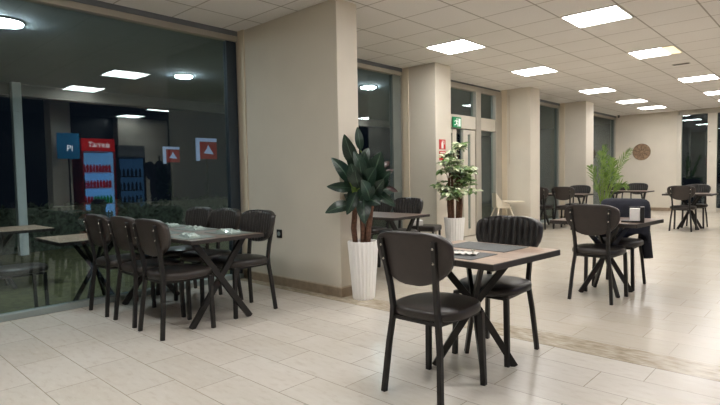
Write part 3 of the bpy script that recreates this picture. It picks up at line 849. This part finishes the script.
# variegated plant by the second pillar
t2 = thing('potted_plant', 'bushy plant with small pale variegated leaves in a white ribbed planter by the entrance', 'plant', (-4.12, 6.42, 0))
planter(t2, 0.105, 0.146, 0.555)
bg = bmesh.new(); ug = bg.loops.layers.uv.new('UVMap'); bc = bmesh.new(); uc = bc.loops.layers.uv.new('UVMap')
rnd = random.Random(11)
bt = bmesh.new()
S2 = 7.55 / 521
def P2(px, py, d): return RH * ((px - 455) * S2 * 0.86) + FH * d + Vector((0, 0, H - (py - 174.9) * S2))
crown = [(455, 153, 9), (461, 148, 5), (449, 158, 8), (444, 166, 8), (441, 186, 7), (449, 184, 9), (458, 176, 10), (466, 172, 8), (472, 170, 6), (471, 184, 8), (462, 188, 10), (453, 192, 8), (457, 165, 9), (467, 180, 8), (446, 192, 6)]
for (cx, cy, r) in crown:
    for q in range(6):
        c = P2(cx + rnd.gauss(0, r * .35), cy + rnd.gauss(0, r * .35), rnd.gauss(0, 0.13))
        nl = 7
        a0 = rnd.uniform(0, 6.28)
        for k_ in range(nl):
            a = a0 + k_ * 2 * pi / nl
            d = (RH * cos(a) + FH * sin(a)) + Vector((0, 0, rnd.uniform(-0.7, 0.25)))
            L = rnd.uniform(0.085, 0.145)
            tgt, u_ = (bc, uc) if rnd.random() < 0.42 else (bg, ug)
            leaf(tgt, u_, c + d * 0.012, c + d.normalized() * L, L * 0.46, Vector((0, 0, 1)) - FH * 0.5, 0.10, 0.2, 4)
    hd = P2(455 + (cx - 455) * .4, 190, 0)
    sweep(bt, [hd, (hd + P2(cx, cy, 0)) / 2 + Vector((0, 0, 0.02)), P2(cx, cy, 0)], 0.012, 0.012, 6)
link_mesh('foliage', bg, M['leaf_var'], t2, True)
o = link_mesh('cream_leaves', bc, M['leaf_cream'], t2, True); o['label'] = 'cream coloured leaves'
link_mesh('twigs', bt, M['bark'], t2, True)
for dx, dz in ((-6, 0.0), (-2, 0.02), (4, 0.0), (7, -0.02)):
    bm = bmesh.new(); sweep(bm, [P2(455 + dx * .9, 219, dz), P2(455 + dx * 1.05, 205, dz), P2(455 + dx, 188, dz), P2(455 + dx * .8, 170, dz)], 0.055, 0.055, 10, (1, 0, 0), [1, 1.0, .8, .35])
    link_mesh('trunk', bm, M['bark'], t2, True)

# palm
t3 = thing('potted_palm', 'green feathery palm in front of the far window and wall', 'plant', (-4.12, 12.80, 0))
bm = bmesh.new(); lathe(bm, [(0.13, 0), (0.17, 0.3), (0.175, 0.32), (0.155, 0.32), (0.15, 0.27)], 28)
link_mesh('planter', bm, M['black'], t3, True)
bm = bmesh.new(); lathe(bm, [(0.152, 0.26), (0.14, 0.275), (0.03, 0.28)], 20); link_mesh('soil', bm, M['soil'], t3, True)
S3 = 12.2 / 521
def P3(px, py, d): return RH * ((px - 603.5) * S3 * 0.85) + FH * d + Vector((0, 0, H - (py - 171.8) * S3))
bf = bmesh.new(); uf = bf.loops.layers.uv.new('UVMap'); rnd = random.Random(21)
fr = [((602, 203), (604, 178), (603, 160), (604, 146), 0.0), ((604, 203), (612, 178), (622, 162), (632, 150), -0.05), ((601, 203), (599, 175), (599, 160), (597, 152), -0.1),
      ((606, 204), (614, 185), (620, 174), (623, 176), 0.1), ((600, 204), (597, 185), (594, 172), (592, 166), 0.15), ((605, 203), (608, 178), (613, 164), (617, 158), 0.15),
      ((600, 205), (596, 190), (593, 184), (591, 186), -0.15), ((607, 204), (613, 190), (618, 183), (622, 186), -0.15), ((603, 204), (606, 182), (608, 170), (608, 160), -0.2), ((602, 205), (600, 188), (598, 178), (595, 174), -0.25)]
for i, (a, b, c, d, dep) in enumerate(fr):
    Q = [P3(*a, 0), P3(*b, dep * .5), P3(*c, dep), P3(*d, dep * 1.4)]
    def bz(t): return Q[0] * (1 - t) ** 3 + Q[1] * 3 * t * (1 - t) ** 2 + Q[2] * 3 * t * t * (1 - t) + Q[3] * t ** 3
    bmst = bmesh.new(); sweep(bmst, [bz(k_ / 9) for k_ in range(10)], 0.022, 0.022, 6, (1, 0, 0), [1.4 - k_ * .12 for k_ in range(10)])
    link_mesh('frond_stem', bmst, M['stem_green'], t3, True)
    for k_ in range(16):
        t_ = 0.34 + 0.66 * k_ / 15
        p0 = bz(t_); dr = (bz(min(1, t_ + .03)) - bz(t_ - .03)).normalized()
        Lf = 0.19 * sin(pi * (0.18 + 0.74 * (k_ / 15))) + 0.04
        sd = dr.cross(FH).normalized()
        for sg in (-1, 1):
            v = (dr * 1.0 + sd * sg * 0.6 + FH * rnd.uniform(-.5, .5)).normalized()
            e = p0 + v * Lf + Vector((0, 0, -0.03))
            leaf(bf, uf, p0, e, 0.021, -FH + Vector((0, 0, 0.4)), 0.05, 0.1, 4)
link_mesh('foliage', bf, M['leaf_palm'], t3, True)

# ------------------------------------------------------------------ high chair
t = thing('high_chair', 'small cream plastic high chair with tray by the pillar', 'high chair', (-4.93, 9.40, 0), radians(-40))
bm = bmesh.new()
prism(bm, [(-0.15, -0.14), (0.15, -0.14), (0.16, 0.10), (0.10, 0.15), (-0.10, 0.15), (-0.16, 0.10)], Matrix.Translation((0, 0, 0.50)), 0.03)
seat = link_mesh('seat', bm, M['cream'], t, bevel=0.008)
bm = bmesh.new()
pts = [(-0.16, 0.10), (-0.17, -0.05), (-0.13, -0.16), (0.13, -0.16), (0.17, -0.05), (0.16, 0.10)]
lo = []; hi = []; lo2 = []; hi2 = []
for (x, y), zt in zip(pts, (0.575, 0.62, 0.79, 0.79, 0.62, 0.575)):
    x *= 0.8
    lo.append(bm.verts.new((x, y, 0.52))); hi.append(bm.verts.new((x * 1.06, y * 1.06, zt)))
    lo2.append(bm.verts.new((x * .93, y * .93, 0.52))); hi2.append(bm.verts.new((x * .99, y * .99, zt)))
for i in range(5):
    bm.faces.new((lo[i], lo[i + 1], hi[i + 1], hi[i])); bm.faces.new((lo2[i + 1], lo2[i], hi2[i], hi2[i + 1]))
    bm.faces.new((hi[i], hi[i + 1], hi2[i + 1], hi2[i])); bm.faces.new((lo2[i], lo2[i + 1], lo[i + 1], lo[i]))
for i in (0, 5): bm.faces.new((lo[i], hi[i], hi2[i], lo2[i]))
link_mesh('backrest', bm, M['cream'], t)
bm = bmesh.new()
prism(bm, [(-0.20, -0.02), (0.20, -0.02), (0.24, 0.16), (0.19, 0.38), (-0.19, 0.38), (-0.24, 0.16)], Matrix.Translation((0, 0, 0.615)), 0.022)
link_mesh('tray', bm, M['cream'], t, bevel=0.008)
for sx, sy in ((1, 1), (1, -1), (-1, 1), (-1, -1)):
    bm = bmesh.new(); sweep(bm, [(sx * 0.27, sy * 0.27, 0), (sx * 0.11, sy * 0.11, 0.5)], 0.028, 0.028, 10)
    link_mesh('leg', bm, M['cream'], t, True)

# ------------------------------------------------------------------ wall pieces
# wooden relief disc
t = thing('wall_disc', 'round brown carved wooden disc hung on the far wall', 'wall decoration', (-4.455, YF - 0.002, 1.745))
bm = bmesh.new(); lathe(bm, [(0.24, 0), (0.245, 0.012), (0.24, 0.025), (0.22, 0.03), (0.215, 0.022), (0.02, 0.024)], 48)
bmesh.ops.rotate(bm, verts=bm.verts, cent=(0, 0, 0), matrix=Matrix.Rotation(radians(90), 3, 'X'))
link_mesh('disc', bm, M['wood_disc'], t, True)
M['disc_dark'] = pmat('burnt relief', lin(84, 62, 46), 0.7, var=0.3, scale=30)
bm = bmesh.new(); rnd = random.Random(9)
for i in range(9):
    a = i * 2 * pi / 9
    sweep(bm, [(0.05 * cos(a), -0.027, 0.05 * sin(a)), (0.12 * cos(a + .25), -0.028, 0.12 * sin(a + .25)), (0.19 * cos(a + .1), -0.027, 0.19 * sin(a + .1))], 0.02, 0.01, 6, (0, 1, 0))
link_mesh('carving', bm, M['disc_dark'], t, True)

# wall socket on the pier
t = thing('wall_socket', 'black square wall socket on the broad beige pier', 'socket', (-4.50, 3.54 - 0.0145, 0.565))
link_mesh('plate', boxm(-0.042, 0.042, 0.002, 0.0135, -0.045, 0.045), M['black'], t, bevel=0.003)
bm = bmesh.new(); lathe(bm, [(0.024, 0), (0.024, 0.003), (0.019, 0.004), (0.019, 0.001)], 20)
bmesh.ops.rotate(bm, verts=bm.verts, cent=(0, 0, 0), matrix=Matrix.Rotation(radians(90), 3, 'X'))
bmesh.ops.translate(bm, verts=bm.verts, vec=(0, 0.0015, 0))
o = link_mesh('outlet', bm, M['alu_cool'], t, True); o['label'] = 'grey round outlet'

# exit sign (running figure and door on green)
t = thing('exit_sign', 'green running man exit sign above the entrance door', 'sign', (WX + 0.08, 8.11, 2.11))
link_mesh('panel', boxm(0, 0.02, -0.135, 0.135, -0.095, 0.095), M['green'], t, bevel=0.003)
MX = Matrix(((0, 0, 1, 0.0205), (1, 0, 0, 0), (0, 1, 0, 0), (0, 0, 0, 1)))
bm = bmesh.new()
for poly in ([(0.035, -0.07), (0.105, -0.07), (0.105, 0.07), (0.035, 0.07)],):
    prism(bm, poly, MX, 0.002)
link_mesh('door_mark', bm, M['sign_glow'], t)
bm = bmesh.new()
prism(bm, [(-0.015 + 0.016 * cos(a * pi / 5), 0.058 + 0.016 * sin(a * pi / 5)) for a in range(10)], MX, 0.003)
for poly in ([(-0.055, 0.03), (-0.005, 0.04), (0.012, 0.028), (-0.012, -0.01), (-0.035, -0.005)], [(-0.03, -0.005), (-0.012, -0.01), (0.02, -0.035), (0.012, -0.075), (0.0, -0.072), (0.003, -0.04), (-0.02, -0.028)],
             [(-0.035, -0.003), (-0.02, -0.012), (-0.045, -0.05), (-0.1, -0.055), (-0.1, -0.042), (-0.055, -0.038)], [(-0.055, 0.03), (-0.09, 0.005), (-0.1, 0.012), (-0.06, 0.04)], [(0.0, 0.03), (0.03, 0.01), (0.03, 0.0), (0.0, 0.015)]):
    prism(bm, poly, MX, 0.003)
link_mesh('figure', bm, M['sign_glow'], t)

# red fire signs on the second pillar
def fire_sign(z0, z1, label, kind):
    t = thing('fire_sign', label, 'sign', (-4.549, 6.765, (z0 + z1) / 2), 0, 'red fire signs on the pillar')
    hh = (z1 - z0) / 2
    link_mesh('plate', boxm(0, 0.004, -0.085, 0.085, -hh, hh), M['red'], t)
    MS = Matrix(((0, 0, 1, 0.0042), (1, 0, 0, 0), (0, 1, 0, 0), (0, 0, 0, 1)))
    bm = bmesh.new()
    if kind == 0:
        prism(bm, [(-0.028, -hh + .012), (0.028, -hh + .012), (0.028, 0.02), (0.014, 0.04), (-0.014, 0.04), (-0.028, 0.02)], MS, 0.0015)
        prism(bm, [(-0.01, 0.043), (0.01, 0.043), (0.01, 0.058), (-0.01, 0.058)], MS, 0.0015)
        prism(bm, [(0.012, 0.052), (0.05, 0.06), (0.062, 0.0), (0.054, -0.002), (0.044, 0.048), (0.012, 0.044)], MS, 0.0015)
    else:
        for k_ in range(3): prism(bm, [(-0.06, hh - .03 - k_ * .035), (0.06, hh - .03 - k_ * .035), (0.06, hh - .015 - k_ * .035), (-0.06, hh - .015 - k_ * .035)], MS, 0.0015)
    link_mesh('symbol', bm, M['sign_white'], t)
fire_sign(1.565, 1.715, 'upper red sign with white fire extinguisher symbol on the pillar', 0)
fire_sign(1.40, 1.535, 'lower red sign on the pillar, partly behind leaves', 1)

# small camera at the far corner
t = thing('security_camera', 'tiny black camera under the ceiling at the far window corner', 'camera', (-5.04, YF - 0.22, CEIL))
bm = bmesh.new(); lathe(bm, [(0.03, -0.02), (0.03, 0)], 14); link_mesh('mount', bm, M['black'], t, True)
bm = bmesh.new(); sweep(bm, [(0, 0.03, -0.045), (0.03, -0.09, -0.06)], 0.05, 0.05, 12); link_mesh('housing', bm, M['black'], t, True)

# thin cable on the third pillar
bm = bmesh.new(); sweep(bm, [(-5.0, 9.84, 2.75), (-4.995, 9.84, 2.0), (-5.0, 9.84, 1.36)], 0.012, 0.012, 6)
tag(link_mesh('hanging_cord', bm, M['skirt_edge'], None, True), 'thin cord hanging down the pillar face beside the entrance', 'cord')

# black stool with a white box beside the second pillar
t = thing('stool', 'low black upholstered stool beside the pillar, white box on it', 'stool', (-4.27, 5.93, 0), radians(15))
link_mesh('seat', boxm(-0.18, 0.18, -0.16, 0.16, 0.40, 0.475), M['seat'], t, bevel=0.02)
for sx, sy in ((1, 1), (1, -1), (-1, 1), (-1, -1)):
    bm = bmesh.new(); sweep(bm, [(sx * 0.16, sy * 0.14, 0), (sx * 0.15, sy * 0.13, 0.40)], 0.026, 0.026); link_mesh('leg', bm, M['metal'], t)
t = thing('tissue_box', 'small white box on the low black stool', 'box', (-4.36, 5.86, 0.4755), radians(40))
link_mesh('carton', boxm(-0.07, 0.07, -0.05, 0.05, 0, 0.07), M['paper'], t, bevel=0.004)
link_mesh('tissue', boxm(-0.03, 0.03, -0.004, 0.004, 0.07, 0.085), M['paper'], t)

def lettering(body, size, shear, ext, mw, parent):
    cu = bpy.data.curves.new('lettering', 'FONT'); cu.body = body; cu.size = size; cu.shear = shear
    cu.align_x = 'CENTER'; cu.align_y = 'CENTER'; cu.extrude = ext
    tmp = bpy.data.objects.new('tmp', cu); col.objects.link(tmp)
    bpy.context.view_layer.update()
    me = bpy.data.meshes.new_from_object(tmp)
    bpy.data.objects.remove(tmp); bpy.data.curves.remove(cu)
    me.materials.clear(); me.materials.append(M['text_glow'])
    o = bpy.data.objects.new('lettering', me); col.objects.link(o); o.parent = parent; o.matrix_local = mw
    return o

# ------------------------------------------------------------------ serving side (right of the frame; it shows in the tall window)
M['cool_red'] = pmat('cooler red', lin(176, 22, 24), 0.35, var=0.05)
M['red_glow'] = pmat('red lit header', lin(190, 24, 24), 0.4, var=0.04, emit=lin(200, 26, 24), es=1.6)
M['cool_in'] = pmat('cooler lit liner', lin(150, 190, 220), 0.5, var=0.05, emit=lin(116, 170, 210), es=1.9)
M['cool_in2'] = pmat('dim cooler liner', lin(90, 120, 150), 0.5, var=0.05, emit=lin(80, 125, 170), es=0.8)
M['text_glow'] = emat('lit lettering', (1, 0.95, 0.95, 1), 3.0)
M['can_red'] = pmat('red can', lin(190, 28, 34), 0.3, 0.4, var=0.2, emit=lin(190, 28, 34), es=0.5)  # emission paints the cooler's light onto the bottles
M['can_green'] = pmat('green can', lin(40, 140, 60), 0.3, 0.4, var=0.2, emit=lin(40, 150, 60), es=0.6)  # own glow stands in for the cooler lighting
M['can_blue'] = pmat('dark bottle', lin(40, 52, 70), 0.3, 0.2, var=0.2)
M['pale_glow'] = pmat('lit pale shape', lin(190, 205, 235), 0.5, var=0.05, emit=lin(170, 190, 235), es=0.30)  # also paints a glow on the red cooler's shelves
def cooler(x, y0, y1, hgt, body, header, liner, label, rows, shelf):
    yc = (y0 + y1) / 2; hy = (y1 - y0) / 2
    t = thing('drinks_cooler', label, 'cooler', (x, yc, 0), 0)
    bm = bmesh.new()
    box(bm, 0.03, 0.62, -hy, -hy + 0.03, 0.0, hgt); box(bm, 0.03, 0.62, hy - 0.03, hy, 0.0, hgt); box(bm, 0.6, 0.63, -hy + 0.03, hy - 0.03, 0, hgt)
    box(bm, 0.03, 0.6, -hy + 0.03, hy - 0.03, 0, 0.3); box(bm, 0.03, 0.6, -hy + 0.03, hy - 0.03, hgt - 0.26, hgt)
    link_mesh('cabinet', bm, body, t)
    link_mesh('header', boxm(0.0, 0.03, -hy, hy, hgt - 0.26, hgt), header, t, bevel=0.01)
    bm = bmesh.new(); box(bm, 0.585, 0.598, -hy + 0.035, hy - 0.035, 0.31, hgt - 0.27)
    box(bm, 0.05, 0.5845, -hy + 0.031, -hy + 0.034, 0.31, hgt - 0.27); box(bm, 0.05, 0.5845, hy - 0.034, hy - 0.031, 0.31, hgt - 0.27)
    link_mesh('liner', bm, liner, t)
    zs = [0.36 + i * (hgt - 0.75) / rows for i in range(rows)]
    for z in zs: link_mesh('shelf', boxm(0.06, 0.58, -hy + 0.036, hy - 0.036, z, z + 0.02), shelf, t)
    bm = bmesh.new()
    box(bm, 0.0, 0.025, -hy, -hy + 0.03, 0.3, hgt - 0.262); box(bm, 0.0, 0.025, hy - 0.03, hy, 0.3, hgt - 0.262)
    box(bm, 0.0, 0.025, -hy + 0.03, hy - 0.03, 0.3, 0.33)
    dr = link_mesh('door', bm, body, t)
    bm = bmesh.new(); sweep(bm, [(-0.03, -hy + 0.015, 0.9), (-0.03, -hy + 0.015, 1.3)], 0.02, 0.02, 8); link_mesh('handle', bm, M['black'], dr, True)
    return t, zs
XC = 0.84
t, zs = cooler(XC, 3.92, 4.58, 2.05, M['cool_red'], M['red_glow'], M['cool_in'], 'red lit drinks cooler outside the frame, reflected brightly in the tall window', 4, M['pale_glow'])
def can_bm(r=0.028, h=0.17):
    bm = bmesh.new(); lathe(bm, [(r * .85, 0), (r, 0.01), (r, h * .72), (r * .5, h * .86), (r * .45, h)], 12); return bm
protos = {}
for key, mt in (('red', 'can_red'), ('green', 'can_green'), ('dark', 'can_blue')): protos[key] = None
def can(x, y, z, key, label):
    if protos[key] is None:
        o = link_mesh('drink_bottle', can_bm(), M[{'red': 'can_red', 'green': 'can_green', 'dark': 'can_blue'}[key]], None, True); protos[key] = o
    else:
        o = protos[key].copy(); col.objects.link(o)
    o.location = (x, y, z); tag(o, label, 'bottle', 'drink bottles in the red cooler')
for si, z in enumerate(zs):
    key = ['dark', 'green', 'red', 'red'][si]
    for i in range(9):
        can(XC + 0.13, 3.998 + i * 0.063, z + 0.0205, key if not (si == 1 and i < 3) else 'red', '%s drink bottle on the %s shelf of the red cooler' % ({'dark': 'dark', 'green': 'green', 'red': 'red'}[key if not (si == 1 and i < 3) else 'red'], ['lowest', 'second', 'third', 'top'][si]))
# white script on the header: strokes of lettering
lettering('Tarrels', 0.15, 0.2, 0.003, Matrix(((0, 0, -1, -0.004), (1, 0, 0, 0), (0, 1, 0, 1.92), (0, 0, 0, 1))), t)
t, zs = cooler(XC, 4.63, 5.22, 1.93, M['black'], M['groove'], M['cool_in2'], 'black drinks cooler outside the frame, right of the red one in the window reflection', 4, M['black'])
for si, z in enumerate(zs):
    for i in range(6):
        o = protos['dark'].copy(); col.objects.link(o); o.location = (XC + 0.13, 4.71 + i * 0.088, z + 0.0205)
        tag(o, 'dark drink bottle on the %s shelf of the black cooler' % ['lowest', 'second', 'third', 'top'][si], 'bottle', 'drink bottles in the black cooler')
# lit blue board left of the red cooler and two red boards
M['blue_glow'] = pmat('lit blue board', lin(40, 120, 170), 0.5, var=0.05, emit=lin(50, 130, 180), es=0.5)
M['redboard'] = pmat('lit red board', lin(170, 30, 30), 0.5, var=0.05, emit=lin(180, 34, 34), es=0.10)
t = thing('sign_board', 'lit blue sign board outside the frame, left of the red cooler in the reflection', 'sign', (0.66, 3.62, 1.87))
link_mesh('panel', boxm(0, 0.04, -0.2, 0.2, -0.25, 0.25), M['blue_glow'], t)
link_mesh('post', boxm(0.01, 0.03, -0.015, 0.015, -1.87, -0.25), M['black'], t)
link_mesh('foot', boxm(-0.12, 0.16, -0.12, 0.12, -1.87, -1.855), M['black'], t)
lettering('Pi', 0.17, 0, 0.002, Matrix(((0, 0, -1, -0.004), (1, 0, 0, 0.02), (0, 1, 0, -0.05), (0, 0, 0, 1))), t)
for (y, z, sc_, lb) in ((6.20, 1.77, 0.85, 'smaller lit red board far outside, left of two seen through the tall window'), (7.16, 1.93, 1.2, 'larger lit red board far outside, right of two seen through the tall window')):
    t = thing('picture_board', lb, 'sign', (-12.0, y, z), 0, 'lit red boards outside')
    link_mesh('panel', boxm(-0.05, 0, -0.16 * sc_, 0.24 * sc_, -0.2 * sc_, 0.16 * sc_), M['redboard'], t)
    bm = bmesh.new(); box(bm, -0.05, 0.004, -0.24 * sc_, -0.17 * sc_, -0.24 * sc_, 0.24 * sc_); box(bm, -0.05, 0.004, -0.17 * sc_, 0.24 * sc_, 0.17 * sc_, 0.24 * sc_)
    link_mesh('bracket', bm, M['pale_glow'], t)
    MB = Matrix(((0, 0, 1, 0.001), (1, 0, 0, 0), (0, 1, 0, 0), (0, 0, 0, 1)))
    bm = bmesh.new(); prism(bm, [(0.16 * sc_, -0.10 * sc_), (-0.08 * sc_, -0.08 * sc_), (0.0, 0.02 * sc_), (0.03 * sc_, 0.10 * sc_), (0.09 * sc_, 0.0)], MB, 0.006)
    link_mesh('pale_shape', bm, M['pale_glow'], t)
    link_mesh('post', boxm(-0.05, -0.01, -0.02, 0.02, -z - 0.1, -0.2 * sc_), M['black'], t)
# dark coat stand beside the coolers
t = thing('coat_stand', 'dark coats on a stand outside the frame, a dark shape in the window reflection', 'coat stand', (0.75, 5.5, 0))
bm = bmesh.new(); lathe(bm, [(0.2, 0), (0.2, 0.02), (0.025, 0.03), (0.02, 1.72)], 16); link_mesh('pole', bm, M['black'], t, True)
bm = bmesh.new(); sweep(bm, [(0, -0.02, 0.65), (0, -0.02, 1.1), (0, 0.02, 1.45), (0, 0.0, 1.6)], 0.42, 0.3, 14, (0, 1, 0), [0.9, 1.0, 0.9, 0.3]); link_mesh('coat', bm, M['jacket'], t, True)
bm = bmesh.new(); sweep(bm, [(-0.05, -0.24, 1.2), (-0.05, -0.28, 1.35), (-0.05, -0.26, 1.5), (-0.05, -0.2, 1.56)], 0.24, 0.2, 14, (0, 1, 0), [0.5, 0.8, 1.0, 0.4]); link_mesh('hat', bm, M['jacket'], t, True)
